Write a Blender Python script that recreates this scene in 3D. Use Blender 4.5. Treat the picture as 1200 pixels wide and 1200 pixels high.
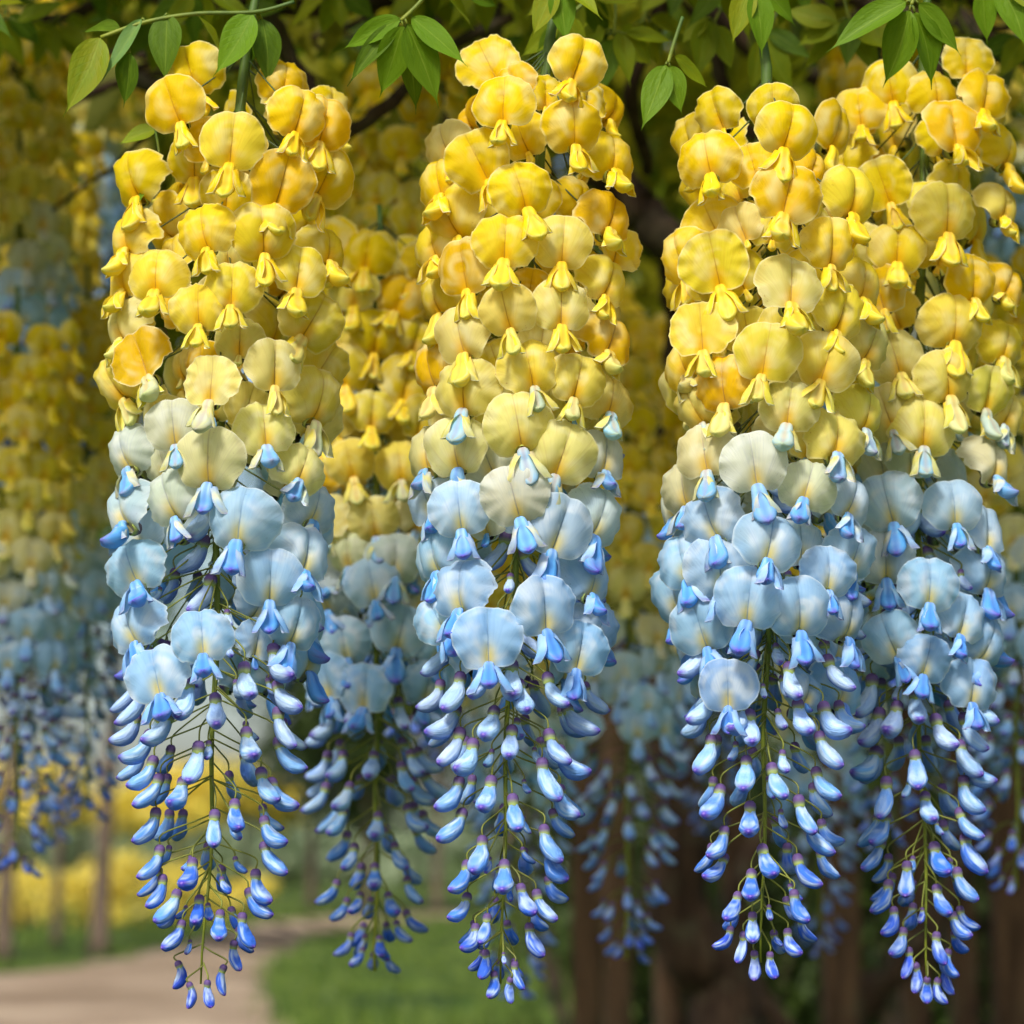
import bpy, math, random
from mathutils import Vector, Matrix
for o in list(bpy.data.objects): bpy.data.objects.remove(o)
R = math.radians
rnd = random.Random(11)
scn = bpy.context.scene
COL = scn.collection

# ---------------------------------------------------------------- camera, sky, sun, exposure
FL, SENS, D0, CAMZ, TILT = 85.0, 36.0, 0.83, 1.5, R(8.0)
cd = bpy.data.cameras.new('camera'); cam = bpy.data.objects.new('camera', cd); COL.objects.link(cam)
cam.location = (0, -D0, CAMZ); cam.rotation_euler = (math.pi/2 + TILT, 0, 0)
cd.lens = FL; cd.sensor_width = SENS; cd.clip_start = 0.05; cd.clip_end = 900
cd.dof.use_dof = True; cd.dof.focus_distance = D0 - 0.018; cd.dof.aperture_fstop = 13.0
scn.camera = cam
SUN_EL, SUN_AZ = R(43), R(200)           # behind the photographer, a little to one side
w = bpy.data.worlds.new('World'); scn.world = w; w.use_nodes = True
nt = w.node_tree; bg = nt.nodes['Background']
sky = nt.nodes.new('ShaderNodeTexSky'); sky.sky_type = 'NISHITA'; sky.sun_disc = False
sky.sun_elevation = SUN_EL; sky.sun_rotation = SUN_AZ; sky.dust_density = 3.0; sky.air_density = 1.0; sky.ozone_density = 1.0
nt.links.new(sky.outputs[0], bg.inputs[0]); bg.inputs[1].default_value = 0.065
sl = bpy.data.lights.new('sun', 'SUN'); so = bpy.data.objects.new('sun', sl); COL.objects.link(so)
sl.energy = 1.5; sl.angle = R(12); sl.color = (1.0, 0.98, 0.94)
sdir = Vector((math.sin(SUN_AZ)*math.cos(SUN_EL), math.cos(SUN_AZ)*math.cos(SUN_EL), math.sin(SUN_EL)))
so.rotation_euler = sdir.to_track_quat('Z', 'Y').to_euler(); so.location = (0, -3, 6)
scn.view_settings.view_transform = 'Standard'; scn.view_settings.look = 'None'
scn.view_settings.exposure = 1.4; scn.view_settings.gamma = 1.0
scn.render.engine = 'CYCLES'
scn.cycles.use_denoising = True
scn.cycles.max_bounces = 4; scn.cycles.diffuse_bounces = 3; scn.cycles.transmission_bounces = 3; scn.cycles.use_adaptive_sampling = True; scn.cycles.adaptive_threshold = 0.02; scn.cycles.glossy_bounces = 2

FPX = FL / SENS * 1200.0
ct, st = math.cos(TILT), math.sin(TILT)
def ray(px, py):
    x = (px - 600)/FPX; u = (600 - py)/FPX
    return Vector((x, ct - u*st, st + u*ct))
def at(px, py, y):                        # point on that line of sight at world depth y
    r = ray(px, py); return Vector((0, -D0, CAMZ)) + r*((y + D0)/r.y)
def grd(px, py, z=0.0):
    r = ray(px, py); return Vector((0, -D0, CAMZ)) + r*((z - CAMZ)/r.z)
def mpp(y): return (y + D0)/ct/FPX        # metres per pixel, roughly

# ---------------------------------------------------------------- materials
def srgb(r, g, b):
    f = lambda c: (c/255/12.92) if c/255 <= .04045 else ((c/255 + .055)/1.055)**2.4
    return (f(r), f(g), f(b))
class NT:
    def __init__(s, name):
        s.m = bpy.data.materials.new(name); s.m.use_nodes = True
        s.t = s.m.node_tree; s.b = s.t.nodes['Principled BSDF']; s.out = s.t.nodes['Material Output']
    def n(s, k, **kw):
        q = s.t.nodes.new(k)
        for a, v in kw.items(): setattr(q, a, v)
        return q
    def l(s, a, b): s.t.links.new(a, b)
    def put(s, sock, v):
        if hasattr(v, 'is_output'): s.l(v, sock)
        elif isinstance(v, (tuple, list)): sock.default_value = (*v, 1.0) if len(v) == 3 and len(sock.default_value) == 4 else v
        else: sock.default_value = v
    def math(s, op, a, b=None, c=None, clamp=False):
        q = s.n('ShaderNodeMath', operation=op, use_clamp=clamp); s.put(q.inputs[0], a)
        if b is not None: s.put(q.inputs[1], b)
        if c is not None: s.put(q.inputs[2], c)
        return q.outputs[0]
    def ramp(s, v, a, b, lo=0.0, hi=1.0):
        q = s.n('ShaderNodeMapRange', interpolation_type='SMOOTHSTEP'); s.put(q.inputs[0], v)
        s.put(q.inputs[1], a); s.put(q.inputs[2], b); s.put(q.inputs[3], lo); s.put(q.inputs[4], hi); return q.outputs[0]
    def mix(s, f, a, b, mode='MIX'):
        q = s.n('ShaderNodeMix', data_type='RGBA', blend_type=mode); s.put(q.inputs[0], f); s.put(q.inputs[6], a); s.put(q.inputs[7], b); return q.outputs[2]
    def attr(s, name):
        q = s.n('ShaderNodeAttribute', attribute_name=name); x = s.n('ShaderNodeSeparateXYZ'); s.l(q.outputs['Vector'], x.inputs[0])
        return q, x.outputs[0], x.outputs[1], x.outputs[2]
    def noise(s, scale, vec=None, w=None, detail=2.0, rough=.5):
        q = s.n('ShaderNodeTexNoise', noise_dimensions='4D' if w is not None else '3D')
        if vec is not None: s.l(vec, q.inputs['Vector'])
        if w is not None: s.put(q.inputs['W'], w)
        q.inputs['Scale'].default_value = scale; q.inputs['Detail'].default_value = detail; q.inputs['Roughness'].default_value = rough
        return q.outputs['Fac']
    def bump(s, h, strength, dist):
        q = s.n('ShaderNodeBump'); q.inputs['Strength'].default_value = strength; q.inputs['Distance'].default_value = dist; s.l(h, q.inputs['Height'])
        s.l(q.outputs[0], s.b.inputs['Normal']); return q.outputs[0]
    def done(s, color, rough=.5, spec=.3, trans=0.0, tcol=None, normal=None):
        s.put(s.b.inputs['Base Color'], color); s.put(s.b.inputs['Roughness'], rough); s.b.inputs['Specular IOR Level'].default_value = spec
        if trans > 0:
            t = s.n('ShaderNodeBsdfTranslucent'); s.put(t.inputs[0], color if tcol is None else tcol)
            if normal is not None: s.l(normal, t.inputs['Normal'])
            m = s.n('ShaderNodeMixShader'); s.put(m.inputs[0], trans); s.l(s.b.outputs[0], m.inputs[1]); s.l(t.outputs[0], m.inputs[2])
            s.l(m.outputs[0], s.out.inputs[0])
        return s.m

def mat_banner():
    q = NT('banner_petal'); oi = q.n('ShaderNodeObjectInfo'); a, X, Z, r = q.attr('petal')
    blue = oi.outputs['Alpha']; base = oi.outputs['Color']; rw = q.math('MULTIPLY', oi.outputs['Random'], 40.0)
    blot = q.ramp(q.noise(2.3, a.outputs['Vector'], rw, 1.0), .42, .72)
    pale = q.mix(blue, srgb(250, 242, 180), srgb(232, 242, 250))
    c = q.mix(q.math('MULTIPLY', blot, q.math('MULTIPLY_ADD', blue, .20, .60)), base, pale)
    deep = q.ramp(q.noise(1.7, a.outputs['Vector'], q.math('ADD', rw, 9.0), 1.0), .5, .78)
    c = q.mix(q.math('MULTIPLY', deep, .45), c, q.mix(blue, srgb(238, 200, 14), srgb(126, 182, 236)))
    # fine veins fanning from the claw
    ang = q.math('ARCTAN2', X, q.math('ADD', Z, .12)); cx = q.n('ShaderNodeCombineXYZ'); q.put(cx.inputs[0], q.math('MULTIPLY', ang, 26.0)); q.put(cx.inputs[1], q.math('MULTIPLY', r, 1.3))
    vein = q.noise(1.0, cx.outputs[0], rw, 1.5)
    c = q.mix(q.ramp(vein, .45, .75, 0, .16), c, q.mix(blue, srgb(214, 160, 20), srgb(110, 160, 220)))
    gx = q.math('POWER', q.math('DIVIDE', q.math('ABSOLUTE', X), .115), 2.0); gz = q.math('POWER', q.math('ABSOLUTE', q.math('DIVIDE', q.math('SUBTRACT', Z, .13), .20)), 2.0)
    g = q.math('EXPONENT', q.math('MULTIPLY', q.math('ADD', gx, gz), -1.0))
    gcol = q.mix(blue, srgb(250, 196, 4), srgb(244, 222, 120))
    c = q.mix(q.math('MULTIPLY', g, .92), c, gcol)
    crease = q.math('EXPONENT', q.math('MULTIPLY', q.math('POWER', q.math('DIVIDE', q.math('ABSOLUTE', X), .010), 2.0), -1.0))
    c = q.mix(q.math('MULTIPLY', crease, q.ramp(Z, .05, .9, .75, .25)), c, q.mix(blue, srgb(190, 130, 6), srgb(110, 150, 190)))
    c = q.mix(q.ramp(r, .93, 1.0, 0, .8), c, q.mix(blue, srgb(253, 240, 170), srgb(232, 245, 254)))  # rim paled: lighter edge pigment plus light painted on the thin edge
    nb = q.bump(vein, .07, .015)
    spk = q.math('MULTIPLY', q.ramp(q.noise(26.0, a.outputs['Vector'], rw, 2.0), .64, .72, 0, .5), q.ramp(r, .5, 1.0))
    c = q.mix(spk, c, q.mix(blue, srgb(196, 140, 40), srgb(120, 140, 170)))
    return q.done(c, .55, .20, .5, normal=nb)
def mat_keel():
    q = NT('keel_petal'); oi = q.n('ShaderNodeObjectInfo'); a, s, v, k = q.attr('petal')
    blue = oi.outputs['Alpha']; rw = q.math('MULTIPLY', oi.outputs['Random'], 40.0)
    nz = q.noise(2.4, a.outputs['Vector'], rw, 1.0)
    c = q.mix(q.ramp(nz, .45, .7, 0, .5), oi.outputs['Color'], q.mix(blue, srgb(250, 236, 150), srgb(206, 226, 248)))
    mid = q.math('MULTIPLY', q.ramp(s, .30, .55), q.ramp(s, .95, .6))
    c = q.mix(q.math('MULTIPLY', mid, q.math('MULTIPLY', blue, .45)), c, srgb(84, 166, 240))
    c = q.mix(q.ramp(s, .35, .0, 0, .8), c, q.mix(blue, srgb(250, 204, 10), srgb(150, 190, 240)))
    tip = q.mix(blue, srgb(190, 204, 112), srgb(104, 74, 196))
    c = q.mix(q.math('MULTIPLY', q.ramp(q.math('ADD', s, q.math('MULTIPLY', q.math('SUBTRACT', nz, .5), .5)), .62, 1.0), q.math('MULTIPLY_ADD', blue, .3, .6)), c, tip)
    c = q.mix(q.ramp(k, .88, 1.0, 0, .55), c, srgb(240, 242, 250)); c = q.mix(q.ramp(v, .90, 1.0, 0, .35), c, q.mix(blue, srgb(214, 150, 0), srgb(40, 92, 210)))
    return q.done(c, .50, .22, .30)
def mat_bud():
    q = NT('bud_petal'); oi = q.n('ShaderNodeObjectInfo'); a, s, v, k = q.attr('petal')
    rw = q.math('MULTIPLY', oi.outputs['Random'], 40.0); nz = q.noise(2.0, a.outputs['Vector'], rw, 1.0)
    c = q.mix(q.ramp(nz, .40, .7, 0, .8), oi.outputs['Color'], srgb(210, 232, 250))
    c = q.mix(q.ramp(v, -.1, -.95, 0, .6), c, srgb(36, 88, 214))              # darker keel line below
    c = q.mix(q.ramp(s, .22, .0, 0, .75), c, srgb(150, 176, 150))
    c = q.mix(q.ramp(q.math('ADD', s, q.math('MULTIPLY', q.math('SUBTRACT', nz, .5), .35)), .66, .98, 0, .9), c, srgb(92, 52, 182))
    c = q.mix(q.ramp(s, .955, .985, 0, .3), c, srgb(206, 176, 230))
    nb = q.bump(q.noise(5.0, a.outputs['Vector'], rw, 3.0), .25, .05)
    return q.done(c, .66, .10, .22, normal=nb)
def mat_calyx():
    q = NT('calyx_pedicel'); oi = q.n('ShaderNodeObjectInfo'); a, s, v, k = q.attr('petal')
    blue = oi.outputs['Alpha']; nz = q.noise(6.0, a.outputs['Vector'], q.math('MULTIPLY', oi.outputs['Random'], 40.0), 2.0)
    ped = q.mix(blue, srgb(66, 84, 44), srgb(126, 132, 56))
    cup = q.mix(q.ramp(s, .45, .95), q.mix(blue, srgb(92, 100, 62), srgb(98, 74, 128)), q.mix(blue, srgb(170, 176, 70), srgb(156, 176, 92)))
    c = q.mix(k, ped, cup); c = q.mix(q.ramp(nz, .4, .7, 0, .35), c, srgb(70, 62, 84))
    return q.done(c, .6, .25)
def mat_stem():
    q = NT('stem_green'); g = q.n('ShaderNodeTexCoord'); oi = q.n('ShaderNodeObjectInfo'); a, s, v, k = q.attr('petal')
    nz = q.noise(160.0, g.outputs['Object'], None, 3.0); c = q.mix(s, srgb(64, 92, 34), srgb(130, 138, 40)); c = q.mix(q.ramp(nz, .4, .7, 0, .5), c, srgb(58, 82, 36))
    q.bump(nz, .3, .001); return q.done(c, .55, .3)
def mat_leaf():
    q = NT('leaf'); oi = q.n('ShaderNodeObjectInfo'); a, X, s, k = q.attr('petal')
    rw = q.math('MULTIPLY', oi.outputs['Random'], 40.0); nz = q.noise(3.0, a.outputs['Vector'], rw, 3.0)
    ax = q.math('ABSOLUTE', X)
    sv = q.math('FRACT', q.math('MULTIPLY', q.math('SUBTRACT', s, q.math('MULTIPLY', ax, .28)), 9.0))
    side = q.ramp(q.math('ABSOLUTE', q.math('SUBTRACT', sv, .5)), .0, .10, 1, 0)
    c = q.mix(q.ramp(nz, .35, .7, 0, .4), oi.outputs['Color'], srgb(116, 150, 34))
    c = q.mix(q.math('MULTIPLY', side, .12), c, srgb(84, 120, 24))
    c = q.mix(q.ramp(ax, .015, .06, .32, 0), c, srgb(158, 180, 64))
    nb = q.bump(q.math('SUBTRACT', q.math('MULTIPLY', nz, .3), q.math('MULTIPLY', side, .3)), .18, .02)
    return q.done(c, .55, .22, .42, normal=nb)
def mat_foliage(name, c1, c2, trans=.35):
    q = NT(name); g = q.n('ShaderNodeNewGeometry')
    c = q.mix(g.outputs['Random Per Island'], c1, c2)
    return q.done(c, .5, .3, trans)
def mat_bark(name, c1, c2, sc=1.0):
    q = NT(name); g = q.n('ShaderNodeTexCoord'); mp = q.n('ShaderNodeMapping'); mp.inputs['Scale'].default_value = (30*sc, 30*sc, 5*sc); q.l(g.outputs['Object'], mp.inputs[0])
    n1 = q.noise(1.0, mp.outputs[0], None, 6.0, .65); n2 = q.noise(9.0*sc, g.outputs['Object'], None, 4.0)
    c = q.mix(q.ramp(n1, .35, .68), c1, c2); c = q.mix(q.ramp(n2, .52, .7, 0, .5), c, srgb(92, 92, 70))
    q.bump(n1, .8, .008/sc); return q.done(c, .85, .15)
def mat_ground():
    q = NT('grass_ground'); g = q.n('ShaderNodeTexCoord')
    n1 = q.noise(.35, g.outputs['Object'], None, 5.0, .6); n2 = q.noise(9.0, g.outputs['Object'], None, 4.0, .7)
    c = q.mix(q.ramp(n1, .42, .60), srgb(46, 68, 22), srgb(96, 112, 44)); c = q.mix(q.ramp(n2, .45, .75, 0, .55), c, srgb(88, 82, 48))
    q.bump(n2, .8, .06); return q.done(c, .9, .1)
def mat_path():
    q = NT('sandy_path'); g = q.n('ShaderNodeTexCoord')
    n1 = q.noise(.5, g.outputs['Object'], None, 5.0, .6); n2 = q.noise(30.0, g.outputs['Object'], None, 3.0, .7)
    n3 = q.noise(.16, g.outputs['Object'], None, 4.0, .6)
    c = q.mix(q.ramp(n1, .35, .7), srgb(142, 120, 96), srgb(186, 164, 136)); c = q.mix(q.ramp(n3, .44, .62, 0, .6), c, srgb(118, 98, 74)); c = q.mix(q.ramp(n2, .5, .75, 0, .5), c, srgb(120, 100, 80))
    q.bump(n2, .6, .03); return q.done(c, .95, .1)
M = dict(banner=mat_banner(), keel=mat_keel(), bud=mat_bud(), calyx=mat_calyx(), stem=mat_stem(), leaf=mat_leaf(),
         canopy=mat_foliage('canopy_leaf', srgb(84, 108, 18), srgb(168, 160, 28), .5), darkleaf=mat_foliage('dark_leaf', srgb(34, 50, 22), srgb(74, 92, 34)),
         mistleaf=mat_foliage('misted_leaf', srgb(130, 150, 110), srgb(176, 186, 150), .3), midleaf=mat_foliage('mid_leaf', srgb(64, 98, 38), srgb(126, 150, 60)), yellowleaf=mat_foliage('yellow_blossom', srgb(232, 206, 50), srgb(248, 234, 130), .3),  # far hedge leaves: mid green paled, mist painted into the colour
         bark=mat_bark('vine_bark', srgb(44, 32, 24), srgb(84, 66, 50), 2.0), trunk=mat_bark('tree_bark', srgb(66, 54, 46), srgb(124, 106, 90), .4),
         post=mat_bark('post_wood', srgb(54, 40, 30), srgb(104, 80, 60), .8), ground=mat_ground(), path=mat_path(), blade=mat_foliage('grass_blade', srgb(66, 98, 26), srgb(118, 134, 56), .3))

# ---------------------------------------------------------------- mesh helpers
class MB:
    def __init__(s): s.v = []; s.f = []; s.a = []
    def add(s, vs, fs, ats=None):
        b = len(s.v); s.v += [tuple(x) for x in vs]; s.f += [tuple(i + b for i in f) for f in fs]
        s.a += ats if ats else [(0, 0, 0)]*len(vs)
    def mesh(s, name, mat, smooth=True):
        me = bpy.data.meshes.new(name); me.from_pydata(s.v, [], s.f)
        at_ = me.attributes.new('petal', 'FLOAT_VECTOR', 'POINT'); at_.data.foreach_set('vector', [c for t in s.a for c in t])
        me.polygons.foreach_set('use_smooth', [smooth]*len(me.polygons)); me.materials.append(mat); me.update(); return me
def tube(mb, pts, rad, n=8, at_=None, capped=True):
    pts = [Vector(p) for p in pts]; vs = []; ats = []; up = Vector((0.13, 0.2, 1)).normalized()
    nrm = None
    for i, p in enumerate(pts):
        t = (pts[min(i+1, len(pts)-1)] - pts[max(i-1, 0)]).normalized()
        if nrm is None: nrm = t.cross(up if abs(t.dot(up)) < .9 else Vector((1, 0, 0))).normalized()
        nrm = (nrm - t*nrm.dot(t)).normalized(); b = t.cross(nrm); r = rad[i] if isinstance(rad, (list, tuple)) else rad
        for k in range(n):
            a = 2*math.pi*k/n; vs.append(p + (nrm*math.cos(a) + b*math.sin(a))*r); ats.append(at_(i/(len(pts)-1)) if at_ else (i/(len(pts)-1), 0, 0))
    fs = [(i*n+k, i*n+(k+1) % n, (i+1)*n+(k+1) % n, (i+1)*n+k) for i in range(len(pts)-1) for k in range(n)]
    if capped: fs += [tuple(range(n))[::-1], tuple(range((len(pts)-1)*n, len(pts)*n))]
    mb.add(vs, fs, ats)
def spline(pts, k=5):
    pts = [Vector(p) for p in pts]; out = []
    for i in range(len(pts)-1):
        p0, p1, p2, p3 = pts[max(i-1, 0)], pts[i], pts[i+1], pts[min(i+2, len(pts)-1)]
        for j in range(k):
            t = j/k; out.append(.5*((2*p1) + (p2-p0)*t + (2*p0-5*p1+4*p2-p3)*t*t + (3*p1-p0-3*p2+p3)*t**3))
    return out + [pts[-1]]
def lerpk(keys, x):
    if x <= keys[0][0]: return keys[0][1]
    for (a, p), (b, q) in zip(keys, keys[1:]):
        if x <= b:
            t = (x-a)/(b-a); return tuple(u+(v-u)*t for u, v in zip(p, q)) if isinstance(p, tuple) else p+(q-p)*t
    return keys[-1][1]
def link(name, data, parent=None, mtx=None):
    o = bpy.data.objects.new(name, data); COL.objects.link(o)
    if parent is not None: o.parent = parent
    if mtx is not None: o.matrix_basis = mtx
    return o
def tag(o, label=None, cat=None, group=None, kind=None):
    for k, v in (('label', label), ('category', cat), ('group', group), ('kind', kind)):
        if v: o[k] = v
    return o

# ---------------------------------------------------------------- flower pieces (unit: one banner width); -Y faces outward, Z up
def banner_mesh(seed, nphi=60, nr=9, fold=0.0, curl=1.0, mb=None):
    q = random.Random(seed); ph = [q.uniform(0, 6.28) for _ in range(6)]; own = mb is None; mb = mb or MB()
    kw = q.choice([7, 9, 11]); asym = q.uniform(-.05, .05); bl = q.uniform(.10, .18); lean = q.uniform(-.05, .10); ruf = q.uniform(.5, 1.7)
    vs, at_ = [], []
    def pt(r, phi):
        d = lambda c, wd: math.exp(-((((phi - c + math.pi) % (2*math.pi)) - math.pi)/wd)**2)
        o = 1 - .06*d(math.pi/2, .15) - .13*d(-math.pi/2, .26) + .06*d(-math.pi/2+.62, .2) + .06*d(-math.pi/2-.62, .2)
        o += .022*math.sin(3*phi+ph[0]) + .014*math.sin(5*phi+ph[1]) + .008*math.sin(kw*2*phi+ph[5])
        X = .53*r*o*math.cos(phi)*(1+asym*math.cos(phi)); Z = .475*r*o*math.sin(phi) + .41
        u = min(1, abs(X)/.53)
        f = bl*math.sin(math.pi*u**.75)*(1 - .9*((Z-.38)/.5)**2) - .10*curl*r**3 - .30*curl*max(0, Z-.62)**2 - (fold+.02)*u*.55 + .03*math.sin(2.5*phi+ph[1])*r**2
        f += ruf*.034*r**4*math.sin(kw*phi+ph[2]) + .024*ruf*r**9*math.sin(2.3*kw*phi+ph[0])*(.5+.5*math.sin(phi*2+ph[4])) + .02*r**2*math.sin(2*phi+ph[3])
        f += .13*r**4*(d(-math.pi/2+.75, .32) + d(-math.pi/2-.75, .32))*math.sin(ph[4])*.8
        f += lean*(Z-.1)
        return (X, -f, Z), (X, Z, r)
    for i in range(1, nr+1):
        r = (i/nr)**.8
        for k in range(nphi):
            p, a = pt(r, -math.pi/2 + 2*math.pi*k/nphi); vs.append(p); at_.append(a)
    p, a = pt(0.0001, 0); vs.append(p); at_.append(a); c = len(vs)-1
    fs = [(c, k, (k+1) % nphi) for k in range(nphi)]
    fs += [(i*nphi+k, (i+1)*nphi+k, (i+1)*nphi+(k+1) % nphi, i*nphi+(k+1) % nphi) for i in range(nr-1) for k in range(nphi)]
    mb.add(vs, fs, at_)
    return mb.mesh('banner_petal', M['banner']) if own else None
def loft(mb, spine, n, pinch=0.0, groove=0.0):
    """spine: (forward, z, half_width, half_depth, s)"""
    vs, at_ = [], []
    m = len(spine)
    for i, (f, z, wd, dp, s) in enumerate(spine):
        a = Vector(spine[min(i+1, m-1)][:2]) - Vector(spine[max(i-1, 0)][:2]); a.normalize(); nf, nz = -a.y, a.x   # normal pointing up/out
        for k in range(n):
            t = 2*math.pi*k/n; cx, cz = math.cos(t), math.sin(t)
            wx = wd*cx*(1 - pinch*max(0, -cz)); dd = dp*cz*(1.12 if cz < 0 else .88)*(1 - groove*math.exp(-((t - math.pi/2)/.3)**2)*min(1, 4*s*(1-s)*1.3))
            vs.append((wx, -(f + nf*dd), z + nz*dd)); at_.append((s, cz, 0))
    fs = [(i*n+k, (i+1)*n+k, (i+1)*n+(k+1) % n, i*n+(k+1) % n) for i in range(m-1) for k in range(n)]
    fs += [tuple(range(n)), tuple(range((m-1)*n, m*n))[::-1]]
    mb.add(vs, fs, at_)
def dense(keys, k=3):
    pts = [Vector(q[:2] + (0,)) for q in keys]; sp = spline(pts, k); out = []
    for i, p in enumerate(sp):
        x = min(i/k, len(keys)-1); j = min(int(x), len(keys)-2); t = x-j
        wd = keys[j][2]+(keys[j+1][2]-keys[j][2])*t; dp = keys[j][3]+(keys[j+1][3]-keys[j][3])*t
        out.append((p.x, p.y, wd, dp, i/(len(sp)-1)))
    return out
def keel_mesh(seed, n=16, k=3, mb=None):
    q = random.Random(seed); own = mb is None; mb = mb or MB(); j = lambda a: q.uniform(-a, a); sc = q.uniform(.9, 1.12); tw = q.uniform(-.04, .08)
    keys = [(-.03, .05, .05, .04), (.03, .04, .095, .07), (.08, -.03, .115, .10), (.10+j(.02), -.14, .13, .125), (.12+tw, -.26, .165, .145), (.17+tw*1.5, -.37, .18, .13), (.26+tw*2, -.44, .13, .085), (.34+tw*2, -.46, .05, .035), (.37+tw*2, -.455, .012, .01)]
    keys = [(f*sc, z*sc, wd*sc, dp*sc) for f, z, wd, dp in keys]
    loft(mb, dense(keys, k), n, .30, .42)
    return mb.mesh('keel', M['keel']) if own else None
def wing_mesh(seed):
    q = random.Random(seed); mb = MB(); nu, nv = 8, 6; vs, at_ = [], []; o = q.uniform(.0, .07); c = q.uniform(.05, .12)
    for i in range(nu+1):
        s = i/nu
        for k in range(nv+1):
            v = k/nv*2-1; wd = (.04+.165*math.sin(math.pi*min(1, s*.92+.04))**.8)
            f = .02 + .17*math.sin(s*1.7) + v*wd*.55; z = .0 - .40*s + .16*v*wd
            x = .06 + o + .12*math.sin(math.pi*s*.7) + .13*s**3 - c*v*v + .02*math.sin(6*s+5*v+seed)
            vs.append((x, -f, z)); at_.append((s*.8, v, max(s**4, abs(v)**5)))
    fs = [(i*(nv+1)+k, (i+1)*(nv+1)+k, (i+1)*(nv+1)+k+1, i*(nv+1)+k+1) for i in range(nu) for k in range(nv)]
    mb.add(vs, fs, at_); return mb.mesh('wing_petal', M['keel'])
def bud_mesh(seed, n=12, k=3, mb=None):
    q = random.Random(seed); own = mb is None; mb = mb or MB(); b = q.uniform(-.12, .07); fat = q.uniform(.84, 1.08)
    keys = [(-.01, .03, .13, .13), (.05, -.10, .165, .16), (.13, -.24, .215, .20), (.27, -.38, .26, .235), (.45, -.47+b*.4, .26, .215), (.62, -.52+b, .20, .155), (.72, -.525+b*1.2, .11, .075), (.765, -.515+b*1.2, .02, .02)]
    keys = [(f, z, wd*fat*q.uniform(.93, 1.07), dp*fat*q.uniform(.93, 1.07)) for f, z, wd, dp in keys]
    loft(mb, dense(keys, k), n, .25, q.choice([0, .15, .3]))
    return mb.mesh('petal', M['bud']) if own else None
def calyx(mb, scale, f0=0.0, z0=0.0, ang=0.0, n=9):
    """small cup closing round the base of the petals"""
    ca, sa = math.cos(ang), math.sin(ang); prof = [(.30, .02, 0), (.29, .10, .1), (.22, .165, .3), (.10, .19, .55), (.0, .175, .8), (-.07, .165, 1)]
    vs, at_ = [], []
    for h, r, s in prof:
        for k in range(n):
            t = 2*math.pi*k/n; hh = h - (.035*math.cos(5*t) if s == 1 else 0)
            x, f, z = r*math.cos(t), r*math.sin(t), hh
            f, z = f*ca - z*sa, f*sa + z*ca
            vs.append((x*scale, -(f0 + f*scale), z0 + z*scale)); at_.append((s, 0, 1))
    fs = [(i*n+k, i*n+(k+1) % n, (i+1)*n+(k+1) % n, (i+1)*n+k) for i in range(len(prof)-1) for k in range(n)] + [tuple(range(n))[::-1]]
    mb.add(vs, fs, at_)
    top = Vector((0, -(f0 - .28*scale*sa), z0 + .28*scale*ca)); return top
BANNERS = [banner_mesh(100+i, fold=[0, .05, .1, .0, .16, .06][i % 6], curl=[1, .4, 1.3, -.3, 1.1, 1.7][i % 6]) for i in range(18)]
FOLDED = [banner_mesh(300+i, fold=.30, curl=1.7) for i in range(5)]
KEELS = [keel_mesh(i) for i in range(6)]; WINGS = [wing_mesh(i) for i in range(4)]; BUDS = [bud_mesh(i) for i in range(12)]
def far_flower(seed):
    mb = MB(); banner_mesh(seed, 20, 4, .06, 1.0, mb); nb = len(mb.f); keel_mesh(seed, 8, 2, mb)
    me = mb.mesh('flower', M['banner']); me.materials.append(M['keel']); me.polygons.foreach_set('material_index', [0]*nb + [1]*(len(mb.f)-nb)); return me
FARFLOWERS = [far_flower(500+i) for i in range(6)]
FARBUDS = []
for i in range(3):
    mb = MB(); bud_mesh(40+i, 8, 2, mb); nb = len(mb.f); calyx(mb, .95, n=7); me = mb.mesh('bud', M['bud']); me.materials.append(M['calyx'])
    me.polygons.foreach_set('material_index', [0]*nb + [1]*(len(mb.f)-nb)); FARBUDS.append(me)

# ---------------------------------------------------------------- racemes
YEL = [(0, srgb(242, 210, 8)), (.12, srgb(243, 216, 22)), (.24, srgb(244, 224, 66)), (.32, srgb(243, 228, 104)), (.38, srgb(236, 228, 144)), (.42, srgb(226, 228, 196)), (.47, srgb(196, 222, 240)), (.54, srgb(178, 218, 246)), (.66, srgb(168, 210, 246)), (1, srgb(120, 174, 244))]
BLU = [(0, 0.0), (.34, .04), (.38, .2), (.42, .6), (.48, 1.0), (1, 1.0)]
KEE = [(0, srgb(246, 216, 24)), (.24, srgb(246, 222, 60)), (.32, srgb(220, 222, 150)), (.36, srgb(166, 212, 236)), (.46, srgb(112, 190, 244)), (.7, srgb(104, 158, 238)), (1, srgb(86, 122, 226))]
BUDC = [(0, srgb(190, 214, 246)), (.66, srgb(176, 206, 246)), (.78, srgb(126, 182, 244)), (.90, srgb(70, 128, 236)), (1, srgb(64, 96, 222))]
def jit(c, q, a=.10):
    k = 1 + q.uniform(-a, a); return tuple(min(1, max(0, v*k*(1 + q.uniform(-a, a)*.4))) for v in c)
def vcol(T, q, tab):
    return lerpk(tab, min(1, max(0, T + q.gauss(0, .024))))
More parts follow.
